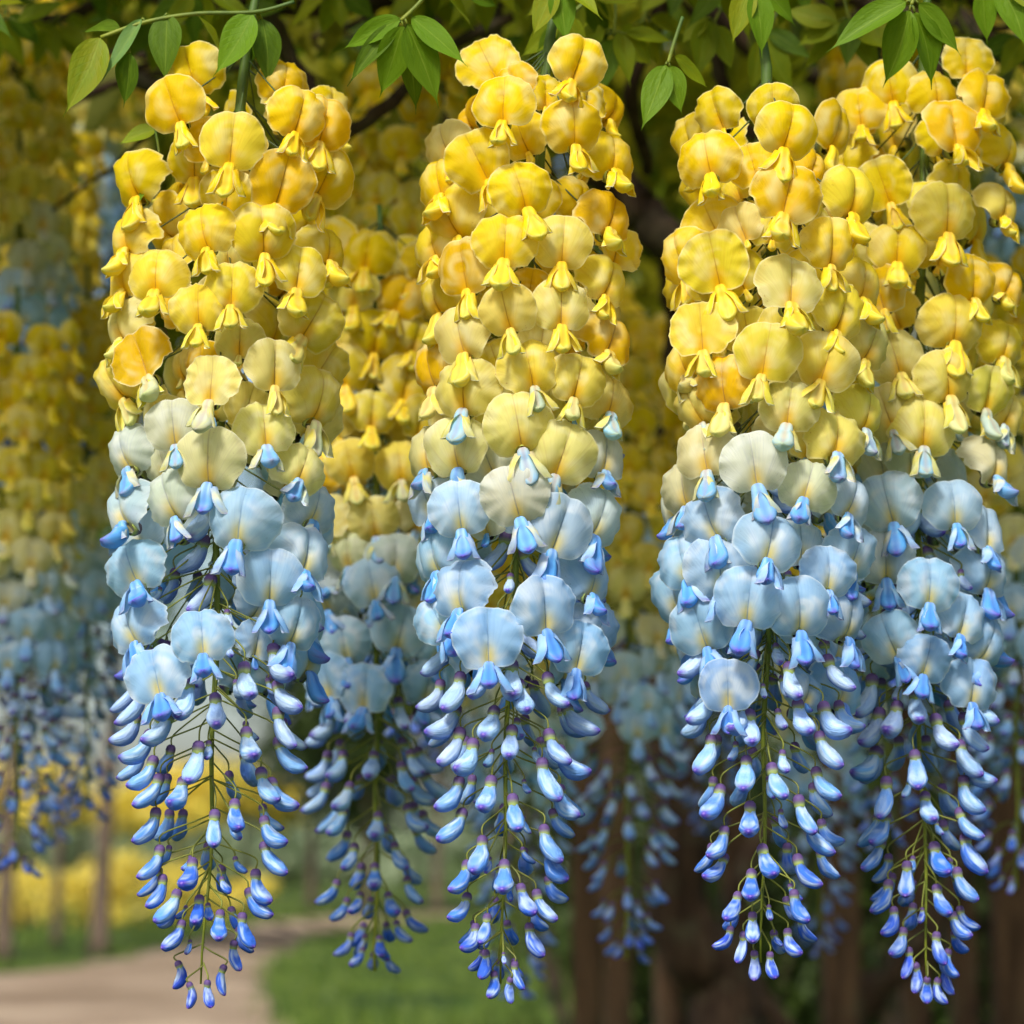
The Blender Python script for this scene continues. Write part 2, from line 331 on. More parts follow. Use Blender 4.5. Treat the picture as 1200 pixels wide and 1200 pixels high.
class Raceme:
    def __init__(s, axis, y0, seed, label, group=None, top=95, bot=1165, scale=1.0):
        s.y0, s.top, s.bot = y0, top, bot; s.axis = axis; s.q = random.Random(seed); s.u = mpp(y0)
        s.root = link('wisteria_raceme', None); s.root.location = s.P(top); s.root.empty_display_size = .02
        tag(s.root, label, 'flower', group); s.base = s.root.location.copy(); s.pos = []; s.nf = s.nb = 0
        s.dk = 1.0
    def ax(s, py): return lerpk(s.axis, py)
    def P(s, py): return at(s.ax(py), py, s.y0)
    def T(s, py): return (py - s.top)/(s.bot - s.top)
    def stem(s, r0=.0021, r1=.00035, up=190):
        mb = MB(); n = 34; pts = [s.P(s.top - up + (s.bot - 12 - s.top + up)*i/n) - s.base for i in range(n+1)]
        pts = [p + Vector((math.sin(i*.9)*.0006, math.cos(i*.7)*.0006, 0)) for i, p in enumerate(pts)]
        tube(mb, pts, [(r0+(r1-r0)*(i/n)**1.3)*(.62 if i < 3 else .8 if i == 3 else 1) for i in range(n+1)], 10); link('stem', mb.mesh('stem', M['stem']), s.root)
    def calyx_part(s, kind, mtx, scale, f0, z0, ang, wpos, Pz, T):
        mb = MB(); top = calyx(mb, scale, f0, z0, ang); inv = mtx.inverted()
        attach = inv @ (Pz - s.base); t2 = (attach - top); updir = Vector((0, .1, .34))
        L = t2.length; mid1 = top + Vector((0, math.sin(ang)*.0, 0)) + updir*min(1.0, L*.5); mid2 = attach + (top-attach)*.35 + Vector((0, 0, .05*L))
        k = s.u*1.05/ mtx.median_scale
        tube(mb, spline([attach, mid2, mid1, top], 4), 1.0*k, 5, lambda t: (0, 0, 0), True)
        o = link(kind, mb.mesh(kind, M['calyx']), s.root, mtx); o.color = (1, 1, 1, lerpk([(0, 0.0), (.4, .3), (.55, 1.0), (1, 1.0)], T)); return o
    def flower(s, p, th, py, size, face=None, wings=True, folded=False, inner=False, tilt=None):
        """p world position of the banner centre; th outward angle about the stem (0 = towards -Y)"""
        q = s.q; T = s.T(py); fc = th*.46 if face is None else face; roll = .34*math.sin(th)
        rot = Matrix.Rotation(fc + q.uniform(-.24, .24), 4, 'Z') @ Matrix.Rotation((q.uniform(-.26, .24) if tilt is None else tilt), 4, 'X') @ Matrix.Rotation(roll + q.uniform(-.24, .24), 4, 'Y')
        sz = size*q.uniform(.88, 1.10)
        mtx = Matrix.Translation(p - s.base) @ rot @ Matrix.Scale(sz, 4) @ Matrix.Translation((0, 0, -.41))
        rr = max(0, (p - s.P(py)).length)
        att = s.P(max(s.top - 40, py - 30 - .25*rr/s.u))
        o = s.calyx_part('flower', mtx, .62, -.13, .03, 1.15, p, att, T); s.nf += 1
        bl = None
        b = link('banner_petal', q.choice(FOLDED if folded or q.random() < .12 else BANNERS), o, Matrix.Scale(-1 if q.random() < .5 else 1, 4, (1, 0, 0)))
        tt = T + q.gauss(0, .028)
        if T < .33: tt = min(.372, tt + .13*max(0, q.gauss(0, 1)))
        yc = lerpk(YEL, min(1, max(0, tt)))
        if T < .36 and q.random() < .16: yc = srgb(242, 200, 6)
        bl = lerpk(BLU, min(1, max(0, tt))); b.color = (*jit(yc, q), bl)
        kl = link('keel', q.choice(KEELS), o, Matrix.Rotation(q.uniform(-.12, .12), 4, 'Y') @ Matrix.Rotation(q.uniform(-.12, .15), 4, 'X') @ Matrix.Scale(q.uniform(.78, .96), 4)); kc = jit(vcol(T, q, KEE), q); kb = min(1, vcol(T + .05, q, BLU)); kl.color = (*kc, kb)
        if inner: kl.matrix_basis = kl.matrix_basis @ Matrix.Scale(.55, 4)
        if wings:
            for sg in (-1, 1):
                wg = link('wing_petal', q.choice(WINGS), o, Matrix.Rotation(sg*q.uniform(-.05, .30), 4, 'Y') @ Matrix.Scale(sg, 4, (1, 0, 0))); wg.color = (*jit(vcol(T-.02, q, YEL), q), kb)
        s.pos.append(p)
    def bud(s, p, th, py, size, down=0.0):
        q = s.q; T = s.T(py)
        rot = Matrix.Rotation(th + q.uniform(-.15, .15), 4, 'Z') @ Matrix.Rotation(down + q.uniform(-.12, .12), 4, 'X') @ Matrix.Rotation(q.uniform(-.1, .1), 4, 'Y')
        sz = size*q.uniform(.94, 1.06); mtx = Matrix.Translation(p - s.base) @ rot @ Matrix.Scale(sz, 4) @ Matrix.Translation((0, .33, .27))
        rr = (p - s.P(py)).length; att = s.P(min(s.bot - 14, py - 30 - .38*rr/s.u))
        o = s.calyx_part('bud', mtx, .88, 0, 0, .25, p, att, T); s.nb += 1
        b = link('petal', q.choice(BUDS), o, Matrix.Scale(-1 if q.random() < .5 else 1, 4, (1, 0, 0))); b.color = (*jit(vcol(T, q, BUDC), q, .12), 1.0); s.pos.append(p)
    def free(s, p, d): return all((p - w_).length > d for w_ in s.pos)
BR = [(700, 112), (800, 108), (870, 100), (1000, 82), (1100, 55), (1150, 26), (1180, 14)]      # reach of the buds in photo pixels
def BS(py): return lerpk([(650, 46), (840, 46), (930, 43), (1020, 40), (1100, 33), (1150, 28), (1180, 24)], py)
def full_raceme(axis, y0, seed, label, banners, buds, RX=118, top=95, bot=1165, bs=75):
    r = Raceme(axis, y0, seed, label, None, top, bot); q = r.q; u = r.u; r.stem()
    for b in banners:
        px, py = b[0], b[1]; opt = b[2] if len(b) > 2 else ''
        dx = px - r.ax(py); th = math.asin(max(-.985, min(.985, dx/RX))); dep = RX*u*math.cos(th)
        if 'b' in opt: dep *= .25
        p = at(px, py, y0 - dep - (.004 if 'f' in opt else 0) + q.uniform(-.003, .003))
        r.flower(p, th, py, bs*u*(.98 if 'b' not in opt else .95)*(1.0 - .06*max(0, (py-560)/240)), folded=('s' in opt) or abs(th) > 1.25, wings=True)
    for b in buds:
        px, py = b[0], b[1]; Rb = lerpk(BR, py)*RX/112*1.0; dx = px - r.ax(py); sn = dx/max(8, Rb); 
        th = math.asin(max(-.97, min(.97, sn))); p = at(px, py, y0 - Rb*u*math.cos(th)*.95); r.bud(p, th, py, BS(py)*u, down=lerpk([(800, -.05), (1080, .1), (1170, .75)], py) + q.uniform(-.16, .16))
    # flowers of the shadowed side and the inner ones seen through gaps
    py = top + 15; i = 0
    while py < 800:
        for k in range(9):
            a = 2*math.pi*(k + .5*(i % 2) + q.uniform(-.2, .2))/9; a = (a + math.pi) % (2*math.pi) - math.pi; front = abs(a) < 1.75
            if front and py > 620 and abs(a) < .55: continue
            if front and q.random() < .35: continue
            rad = (RX*q.uniform(.34, .58) if front else RX*q.uniform(.85, 1.02))*u
            c = r.P(py + q.uniform(-14, 14)); p = c + Vector((math.sin(a)*rad, -math.cos(a)*rad, 0))
            if r.free(p, (36 if front else 46)*u):
                if front and (py > 560 and q.random() < .7): r.bud(c + (p - c)*.55, a, py, 46*u)
                else: r.flower(p, a, py, (60 if front else 74)*u, wings=False, inner=front)
        py += 62 if py < 600 else 52; i += 1
    py = 690
    while py < bot - 20:
        n = 8 if py < 900 else 5
        for k in range(n):
            if py > 840 and q.random() < .25: continue
            a = 2*math.pi*(k + q.random())/n; a = (a + math.pi) % (2*math.pi) - math.pi; Rb = lerpk(BR, py)*RX/112; front = abs(a) < 1.4
            rad = Rb*u*(q.uniform(.35, .75) if front else q.uniform(.7, 1)); c = r.P(py + q.uniform(-10, 10)); p = c + Vector((math.sin(a)*rad, -math.cos(a)*rad, 0))
            if r.free(p, (30 if py < 1000 else 22)*u): r.bud(p, a, py, BS(py)*u*(q.uniform(.38, .6) if front else .85), .1)
        py += 40 if py < 1000 else 30
    return r

A_AX = [(-110, 330), (-40, 306), (0, 297), (95, 287), (300, 262), (500, 257), (800, 252), (1000, 246), (1165, 236)]
A_BAN = [(202,120), (223,82,'b'), (272,165,'f'), (228,186,'b'), (352,132), (380,142,'s'), (335,90,'b'), (330,213), (383,203,'s'), (155,207,'s'), (237,267), (308,270), (386,287,'s'), (148,272,'s'),
 (183,318), (146,318,'s'), (232,357,'f'), (272,335), (350,317), (368,372), (140,377,'s'), (167,420), (133,447,'s'), (248,447,'f'), (322,428), (376,467,'s'), (203,497), (310,500), (244,537,'f'),
 (143,527,'s'), (357,543,'s'), (197,582), (143,593,'s'), (282,605,'f'), (360,643,'s'), (152,660,'s'), (317,677), (237,743,'f'), (150,730,'s'), (348,730,'s'), (183,790), (372,590,'b')]
A_BUD = [(152,828),(183,855),(158,878),(165,908),(172,928),(170,970),(175,1013),(182,1047),(195,1063),(202,1097),(208,1145),(222,1168),(253,835),(227,895),(207,932),(251,973),(220,1027),(231,1068),(257,1087),(245,1166),
 (338,817),(335,855),(293,875),(342,887),(315,923),(333,933),(322,977),(322,1007),(307,1043),(305,1060),(290,1092),(277,1122),(262,1150),(277,958),(330,780),(290,800),(215,820)]
B_AX = [(-110, 700), (-40, 664), (0, 650), (95, 640), (300, 622), (660, 605), (800, 597), (1000, 590), (1165, 588)]
B_BAN = [(573,75,'b'), (590,118,'f'), (678,72), (673,145,'f'), (720,177,'s'), (520,167,'s'), (560,187), (513,207,'s'), (610,220,'f'), (526,252), (717,250,'s'), (592,280,'f'), (660,283), (506,280,'s'), (543,313), (508,345,'s'), (715,327,'s'),
 (593,362,'f'), (658,357), (538,390), (718,392,'s'), (503,430,'s'), (543,453), (620,428), (678,443), (718,463,'s'), (607,497,'f'), (532,523), (499,525,'s'), (660,530), (710,530,'s'), (602,580,'f'), (538,595), (499,582,'s'),
 (657,617), (705,603,'s'), (508,647,'s'), (538,687), (697,673,'s'), (638,710,'f'), (512,723,'s'), (572,748,'f'), (680,760), (703,735,'s')]
B_BUD = [(517,847),(530,812),(527,877),(545,890),(525,933),(528,968),(560,1003),(538,1030),(537,1065),(550,1102),(567,1133),(577,1157),(613,817),(573,848),(598,872),(570,933),(604,955),(590,1030),(567,1090),(653,810),(682,843),(655,877),
 (673,895),(645,915),(665,943),(647,990),(653,1017),(618,1057),(640,1063),(628,1103),(608,1145),(598,1162),(600,800),(560,800)]
D_AX = [(-60, 866), (0, 884), (80, 899), (250, 905), (500, 903), (800, 898), (1000, 894), (1140, 893)]
D_BAN = [(828,180), (925,150,'f'), (923,225,'f'), (1000,225), (835,262,'b'), (838,307), (975,285), (927,332,'f'), (822,387), (1012,327,'s'), (988,363), (847,448), (898,412,'f'), (970,420), (925,475,'f'), (982,507), (812,475,'s'), (825,528),
 (883,542,'f'), (948,563), (1000,583,'s'), (830,605), (903,630,'f'), (843,662), (878,700,'f'), (972,668), (937,712), (1003,645,'s'), (997,720,'s'), (820,733), (853,803), (800,570,'s'), (799,655,'s'), (1022,400,'s'), (1018,480,'s'), (797,300,'s'), (798,420,'s')]
D_BUD = [(820,830),(825,885),(835,940),(840,990),(837,1018),(858,1063),(868,1112),(884,1133),(880,855),(863,843),(873,908),(912,917),(878,963),(900,1010),(880,1038),(882,1090),(905,1134),(942,843),(980,847),(973,880),(970,920),(945,957),
 (962,983),(948,1023),(938,1065),(930,1107),(985,790),(810,775),(930,800)]
E_AX = [(-110, 1104), (0, 1084), (250, 1082), (500, 1078), (800, 1077), (1000, 1083), (1165, 1088)]
E_BAN = [(1132,70,'b'), (1155,110), (1117,147,'f'), (1183,173,'s'), (1110,247,'f'), (1177,237), (1007,127,'b'), (1052,287), (1043,97,'b'), (1140,327), (1120,375,'f'), (1183,330,'s'), (1048,415), (1110,440,'f'), (1157,457), (1180,400,'s'), (1083,497,'f'),
 (1165,537,'s'), (1038,480), (1040,587), (1118,590,'f'), (1157,620), (1038,653), (1090,683,'f'), (1160,667,'s'), (1042,747), (1087,770,'f'), (1130,723), (1160,753,'s'), (1140,800), (1030,340), (1035,215), (1183,480,'s')]
E_BUD = [(1013,817),(1020,855),(1013,897),(1035,937),(1030,973),(1022,1003),(1032,1053),(1042,1083),(1052,1107),(1062,1130),(1073,1148),(1086,1163),(1045,845),(1074,903),(1089,948),(1062,1032),(1108,860),(1143,860),(1137,890),(1150,905),
 (1140,935),(1138,967),(1143,1002),(1103,1010),(1133,1038),(1105,1057),(1127,1087),(1102,1113),(1115,1132),(1113,1150),(1103,1164),(1075,830),(1150,830)]
full_raceme(A_AX, 0.0, 1, 'sunlit golden to blue raceme below the drooping spray of many pale leaflets', A_BAN, A_BUD)
full_raceme(B_AX, 0.0, 2, 'sunlit yellow to blue raceme hanging beside the six-leaflet spray and the dark vine stem', B_BAN, B_BUD, RX=108)
full_raceme(D_AX, -0.004, 3, 'sunlit yellow to blue raceme overlapping the slightly shaded raceme next to it', D_BAN, D_BUD, RX=112, top=130, bot=1140)
full_raceme(E_AX, 0.055, 4, 'raceme partly covered by its neighbour, thick green stem running up to the four-leaflet fan', E_BAN, E_BUD, RX=96, bs=71)

def plain_raceme(px, top, dist, seed, label, group, L=.315, detail=False, Rm=.031, lean=0):
    y0 = dist - D0; ppx = 1/mpp(y0); bot = top + L*ppx
    r = Raceme([(top-400, px), (bot+50, px+lean)], y0, seed, label, group, top, bot); q = r.q; u = r.u; r.stem(.0020, .0008, 60)
    if not detail:
        mbp = MB()
    sc = L*ppx/1070.0                 # same layout as the front ones
    T, i = .01, 0
    while T < .985:
        op = T < .60; py = top + T*(bot-top); n = 8 if T < .8 else 5
        Rl = Rm if T < .6 else Rm*lerpk([(.6, 1.0), (.72, .95), (.86, .72), (.95, .42), (1, .15)], T)
        for k in range(n):
            a = 2*math.pi*(k + .5*(i % 2) + q.uniform(-.22, .22))/n; a = (a+math.pi) % (2*math.pi) - math.pi; rad = Rl*q.uniform(.82, 1.08)
            pz = py + q.uniform(-18, 18)*sc; c = r.P(pz); p = c + Vector((math.sin(a)*rad, -math.cos(a)*rad, 0))
            if detail:
                if op: r.flower(p, a, pz, .0222, wings=abs(a) < 1.6, folded=abs(a) > 1.1)
                else: r.bud(p, a, pz, BS(95+1070*T)*.000293)
            else:
                if abs(a) > 2.2 and q.random() < .55: continue
                Tt = r.T(pz)
                if op:
                    mt = Matrix.Translation(p - r.base) @ Matrix.Rotation(a*.85 + q.uniform(-.2, .2), 4, 'Z') @ Matrix.Rotation(q.uniform(-.2, .2), 4, 'X') @ Matrix.Scale(.0222*q.uniform(.92, 1.06), 4) @ Matrix.Translation((0, 0, -.41))
                    o = link('flower', q.choice(FARFLOWERS), r.root, mt); o.color = (*jit(vcol(Tt, q, YEL), q), vcol(Tt, q, BLU))
                else:
                    mt = Matrix.Translation(p - r.base) @ Matrix.Rotation(a + q.uniform(-.15, .15), 4, 'Z') @ Matrix.Rotation(q.uniform(-.1, .2), 4, 'X') @ Matrix.Scale(BS(95+1070*T)*.000293, 4) @ Matrix.Translation((0, .33, .27))
                    o = link('bud', q.choice(FARBUDS), r.root, mt); o.color = (*jit(vcol(Tt, q, BUDC), q, .12), 1)
                qv = (mt @ Vector((0, 0, .1))); av = r.P(pz - 40*sc) - r.base
                tube(mbp, [av, (av+qv)*.5 + Vector((0, 0, .002)), qv], .0004, 3)
        T += .058 if T < .6 else (.043 if T < .9 else .03); i += 1
    if not detail: link('pedicels', mbp.mesh('pedicels', M['stem']), r.root)
    return r
plain_raceme(446, 300, 1.03, 21, 'shaded raceme with small muted flowers hanging between two sunlit ones, just behind them', None, L=.312, detail=True, Rm=.0285, lean=-6)
LF = {'a': ('out-of-focus raceme hanging above the slim trees beside the sandy path', 'racemes above the path trees'),
      'b': ('out-of-focus raceme hanging higher up, behind the drooping pale leaf spray', 'racemes behind the pale spray'),
      'c': ('dull yellow raceme hanging behind the shaded muted one, near the dark vine stem', 'racemes near the vine stem'),
      'd': ('blurred raceme with its blue tip in front of the brown posts by the lawn', None),
      'e': ('dim out-of-focus raceme hanging under the twisted bough, far behind the sunlit row', 'racemes under the twisted bough'),
      'f': ('blurred raceme with only its blue lower half showing beside the lawn', None),
      'g': ('small blurred blue raceme tip hanging low among the dark posts', None),
      'h': ('out-of-focus raceme hanging behind the one with the thick green stem', 'racemes behind the thick stem')}
FAR = [(20, 395, 1.32, 'a'), (102, 370, 1.5, 'a'), (62, 470, 1.8, 'a'), (-14, 310, 1.6, 'a'), (22, 40, 1.42, 'b'), (98, -30, 1.95, 'b'), (60, 170, 1.6, 'b'), (140, 60, 2.1, 'b'), (475, 90, 1.22, 'c'), (410, 190, 1.4, 'c'), (350, 250, 1.6, 'c'),
       (735, 455, 1.40, 'd'), (782, 380, 1.75, 'e'), (700, 340, 1.9, 'e'), (605, 560, 1.55, 'f'), (520, 480, 2.0, 'c'), (960, 640, 1.85, 'g'), (1192, 320, 1.30, 'h'), (1135, 470, 1.6, 'h'), (865, 300, 1.5, 'e'), (1040, 330, 1.42, 'h'), (830, 560, 2.0, 'e'), (1190, -50, 1.5, 'h'), (1030, 60, 1.25, 'h')]
for i, (px, tp, d, g) in enumerate(FAR): plain_raceme(px, tp, d, 60+i, *LF[g], L=.30 + .02*(i % 3), Rm=.030)

# ---------------------------------------------------------------- leaf sprays of the front edge
def leaflet_mesh(seed, mb=None, nu=16):
    q = random.Random(seed); own = mb is None; mb = mb or MB(); vs, at_ = [], []; droop = q.uniform(.08, .22); fd = q.uniform(.10, .3); cv = q.uniform(-.06, .06)
    for i in range(nu+1):
        s = i/nu; wd = .5*(math.sin(math.pi*min(1, s/.90)**.74)**.9 if s < .90 else 0)*1.04
        wd = max(wd, .055*(1-s)/.25*min(1, s*6)) if s > .5 else max(wd, .012)
        for v in (-1, -.5, 0, .5, 1):
            x = v*wd*.5; vs.append((x + cv*math.sin(math.pi*s), s, fd*abs(x) - droop*s*s*.6 + .012*math.sin(9*s+3*v+seed)*abs(v))); at_.append((v, s, 0))
    fs = [(i*5+k, i*5+k+1, (i+1)*5+k+1, (i+1)*5+k) for i in range(nu) for k in range(4)]
    mb.add(vs, fs, at_); return mb.mesh('leaflet', M['leaf']) if own else None
LEAVES = [leaflet_mesh(i) for i in range(6)]
GREEN = srgb(104, 138, 16); LIME = srgb(140, 150, 16); DARK = srgb(84, 112, 16); SILV = srgb(116, 158, 84)
def spray(y, petiole, leaves, label, seed, group=None):
    q = random.Random(seed); pts = [at(a, b, y) for a, b in petiole]; root = link('leaf_spray', None); root.location = pts[0]; root.empty_display_size = .01
    tag(root, label, 'leaf', group); mb = MB(); sp = spline([p - pts[0] for p in pts], 5); tube(mb, sp, .00075, 6); link('petiole', mb.mesh('petiole', M['stem']), root)
    for lf in leaves:
        (bx, by), (tx, ty), wpx, col = lf[:4]; dep = lf[4] if len(lf) > 4 else 0
        b = at(bx, by, y + dep*.3); t = at(tx, ty, y + dep + q.uniform(-.006, .010)); d = t - b; L = d.length; Y = d.normalized()
        Zt = Vector((q.uniform(-.25, .25), -1, q.uniform(.1, .5))); Zv = (Zt - Y*Zt.dot(Y)).normalized(); X = Y.cross(Zv)
        W = wpx*mpp(y)/.52
        m = Matrix.Translation(b - pts[0]) @ Matrix((X, Y, Zv)).transposed().to_4x4() @ Matrix.Diagonal((W, L, L, 1))
        o = link('leaflet', q.choice(LEAVES), root, m); o.color = (*jit(col, q, .12), 1)
        st_ = MB(); near = min(sp, key=lambda p: (p - (b-pts[0])).length); tube(st_, [near, (near + b - pts[0])*.5 + Vector((0, 0, .0006)), b - pts[0]], .0005, 5); link('stalk', st_.mesh('stalk', M['stem']), root)
spray(-.014, [(345, 2), (300, 14), (230, 16), (170, 26), (118, 44)], [((118,44),(72,132),46,LIME), ((166,22),(118,92),20,SILV), ((152,62),(141,126),32,DARK), ((196,16),(190,96),42,DARK), ((296,16),(247,86),44,GREEN), ((307,22),(313,102),36,DARK,.01), ((303,24),(287,90),30,GREEN,.012), ((232,18),(262,60),30,LIME,.02), ((140,36),(92,28),26,DARK,.02)], 'drooping pale spray of many leaflets, one silvery and turned edge-on, above the golden raceme', 1)
spray(-.03, [(520, -30), (490, 5), (470, 24)], [((470,22),(395,56),30,GREEN), ((468,27),(404,98),28,DARK,.008), ((472,30),(444,116),42,GREEN), ((477,28),(517,126),46,GREEN), ((482,20),(549,76),32,GREEN,.004), ((476,40),(491,136),34,DARK,.02)], 'bright green fan of six leaflets in front of the dark vine stem', 2)
spray(-.02, [(800, 20), (790, 50), (783, 74)], [((780,76),(751,152),36,GREEN), ((785,77),(801,134),32,GREEN), ((790,66),(834,104),26,LIME,.02)], 'small three-leaflet spray dangling by itself between two sunlit racemes', 3)
spray(-.03, [(1085, -60), (1075, -15), (1068, 6)], [((1062,2),(968,58),36,GREEN), ((1066,12),(1031,102),46,GREEN), ((1072,14),(1098,104),40,GREEN), ((1076,4),(1129,64),34,GREEN)], 'fan of four broad green leaflets over the thick stem of the partly covered raceme', 4)
spray(.0, [(1165, -60), (1160, -20)], [((1152,-14),(1160,52),32,GREEN), ((1172,-16),(1202,54),38,GREEN), ((1180,-22),(1230,20),30,LIME)], 'pair of hanging green leaflets next to the fan of four', 5)
spray(.05, [(700, -10), (672, 14), (655, 24)], [((656,24),(606,66),30,LIME), ((652,30),(628,82),24,DARK), ((664,20),(690,60),24,LIME)], 'muted yellow-green spray above the highest pair of yellow banners', 6)
spray(.02, [(215, 140), (196, 146), (182, 152)], [((184,150),(136,166),24,LIME), ((188,190),(160,236),18,GREEN,-.03)], 'two lone leaflets poking out between golden flowers', 7)
spray(.14, [(858, -20), (846, 8), (836, 28)], [((832,24),(820,92),36,LIME), ((840,30),(858,84),28,LIME), ((828,20),(796,52),24,LIME)], 'backlit lime leaflets beside the gnarled horizontal bough', 8)
spray(.16, [(920, 0), (905, 25), (896, 42)], [((896,42),(932,112),34,LIME), ((892,46),(880,112),26,LIME), ((900,36),(955,70),24,DARK)], 'lime leaflets hanging under the gnarled horizontal bough', 9)
spray(-.012, [(690, -60), (668, -34), (652, -18)], [((650,-18),(622,44),32,LIME), ((654,-16),(664,52),34,GREEN), ((660,-24),(708,18),28,LIME)], 'three leaflets drooping over the curved stem top beside the highest yellow banners', 11)
spray(-.014, [(850, -60), (868, -34), (884, -14)], [((880,-14),(858,52),32,LIME), ((886,-12),(896,66),34,GREEN), ((890,-18),(938,30),30,GREEN)], 'three leaflets drooping over the bare stem between the gnarled boughs', 12)
spray(.03, [(640, -40), (560, -20), (520, -4)], [((522,-6),(560,34),30,LIME,.03), ((540,-12),(590,6),26,DARK,.03)], 'short leaflets crossing the top of the dark vine stem', 10)

q = random.Random(404)
for i in range(30):
    px = -30 + 1260*(i + q.uniform(-.4, .4))/29; py = q.uniform(-55, 50) if not 380 < px < 560 else q.uniform(-70, 0); y = q.uniform(.10, .42); k = D0/(D0 + y)
    lv = []; n = q.choice([5, 6, 7]); a0 = q.uniform(-.35, .35)
    for j in range(n):
        an = a0 + (j - (n-1)/2)*.55 + q.uniform(-.15, .15); L = q.uniform(62, 98)*k
        lv.append(((px + 5*(j-(n-1)/2), py + q.uniform(-6, 8)), (px + math.sin(an)*L, py + math.cos(an)*L), q.uniform(26, 40)*k, q.choice([LIME, LIME, DARK, srgb(158, 160, 22)]), q.uniform(-.01, .03)))
    spray(y, [(px + q.uniform(-40, 40), py - 70), (px + q.uniform(-14, 14), py - 30), (px, py)], lv, 'soft yellow-green spray half hidden behind the sharp leaves, under the canopy edge', 500+i, 'sprays along the canopy edge')

# ---------------------------------------------------------------- the vine: boughs, twigs, crown
vine = tag(link('wisteria_vine', None), 'old gnarled wisteria vine with dark twisting boughs and yellowish leaves', 'vine'); vine.location = (.9, 3.0, 0)
def bough(name, pix, rad, n=10, k=6):
    pts = spline([at(a, b, d - D0) - vine.location for a, b, d in pix], k); q = random.Random(len(pix)*31 + int(pix[0][0]))
    pts = [p + Vector((q.uniform(-1, 1), q.uniform(-1, 1), q.uniform(-1, 1)))*rad*.18 for p in pts]
    mb = MB(); tube(mb, pts, [rad*(1 - .45*i/len(pts))*q.uniform(.86, 1.14) for i in range(len(pts))], n); link(name, mb.mesh(name, M['bark']), vine)
bough('bough', [(520,-140,1.7), (512,-20,1.6), (498,70,1.6), (520,150,1.6), (480,240,1.62), (470,360,1.66), (492,520,1.7)], .016)
bough('bough', [(1240,70,1.5), (1110,80,1.5), (1000,88,1.5), (915,62,1.5), (850,25,1.5), (760,-30,1.5)], .013)
bough('bough', [(1010,-120,1.75), (1000,0,1.7), (1012,70,1.7), (985,150,1.7), (960,240,1.75), (940,400,1.8)], .027)
bough('bough', [(640,120,1.55), (700,190,1.55), (750,245,1.55), (792,300,1.55), (800,400,1.6), (786,520,1.65), (800,640,1.7)], .017)
bough('twig', [(300,-20,1.15), (330,50,1.15), (372,120,1.15), (400,156,1.15), (450,128,1.15), (520,60,1.2), (600,20,1.2)], .0048)
bough('twig', [(590,-30,1.3), (575,60,1.3), (600,150,1.3), (650,210,1.3)], .006)
bough('twig', [(820,30,1.2), (838,70,1.2), (860,130,1.2), (905,170,1.2), (960,160,1.25)], .004)
bough('twig', [(780,-20,1.3), (765,40,1.3), (740,110,1.3), (760,200,1.35)], .0055)
bough('twig', [(700,548,1.5), (760,544,1.5), (830,552,1.5)], .004)
bough('twig', [(1120,20,1.4), (1160,60,1.4), (1210,75,1.4)], .008)
bough('bough', [(-100,-30,1.4), (60,-20,1.4), (220,-5,1.35), (360,10,1.3), (520,-10,1.3)], .008)
q = random.Random(505)
for i in range(16):
    px = q.uniform(-40, 1240); py = q.uniform(-60, 120); d = q.uniform(1.1, 1.5); pts = [(px, py, d)]; dx = q.choice([-1, 1])*q.uniform(30, 60)
    for j in range(5): px += dx + q.uniform(-18, 18); py += q.uniform(-22, 42); pts.append((px, py, d + .03*j))
    bough('twig', pts, q.uniform(.002, .0042), 7)
for i, (px, ty) in enumerate([(322, 20), (684, 20), (862, 20), (1096, 0)]):      # twigs the front racemes hang from
    bough('twig', [(px-160, -150, D0+.1), (px-50, -100, D0+.01), (px, -80, D0), (px+60, -110, D0+.02), (px+140, -200, D0+.3)], .0030)
def leaf_cloud(fn, n, size, mat, seed, name, parent=None, droop=True):
    q = random.Random(seed); mb = MB()
    for _ in range(n):
        c = fn(q)
        if c is None: continue
        L = size*q.uniform(.7, 1.3); az = q.uniform(0, 6.28); el = q.uniform(-1.3, .1) if droop else q.uniform(-1.2, 1.0)
        d = Vector((math.cos(az)*math.cos(el), math.sin(az)*math.cos(el), math.sin(el))); sd = d.cross(Vector((q.uniform(-.5, .5), q.uniform(-.5, .5), 1))).normalized(); up = sd.cross(d)
        wd = L*.21
        mb.add([c, c + d*L*.38 + sd*wd + up*L*.05, c + d*L*.38 - up*L*.03, c + d*L*.38 - sd*wd + up*L*.05, c + d*L - up*L*.1], [(0, 1, 2), (0, 2, 3), (1, 4, 2), (2, 4, 3)])
    return link(name, mb.mesh(name, mat, False), parent)
def canopy_fn(q):
    d = q.uniform(1.28, 3.4); x = q.uniform(-.36, .40)*d*1.1; low = CAMZ + (.335 + .045*math.sin(x/d*23) + .03*math.sin(x*9 + d*7))*d; y = d - D0
    return Vector((x, y, low + abs(q.gauss(0, .05))*d)) - vine.location
cr = leaf_cloud(canopy_fn, 5200, .034, M['canopy'], 5, 'crown', vine); cr['kind'] = 'stuff'
def roof_fn(q): 
    y = q.uniform(.10, 6.5); x = q.uniform(-1.9, 3.2) if y < 2.6 else q.uniform(.2, 3.6)
    return Vector((x, y, 2.05 + .14*min(y, 4) + q.uniform(0, .25) + .05*math.sin(x*5)+.05*math.sin(y*4))) - vine.location
cr2 = leaf_cloud(roof_fn, 17000, .10, M['canopy'], 6, 'upper_crown', vine); cr2['kind'] = 'stuff'
def shade_fringe_fn(q):  # unseen leaves added overhead to shade the rows behind the front racemes
    y = q.uniform(-.02, .45); return Vector((q.uniform(-.55, .55), y, 1.885 + .25*y + q.uniform(0, .16))) - vine.location
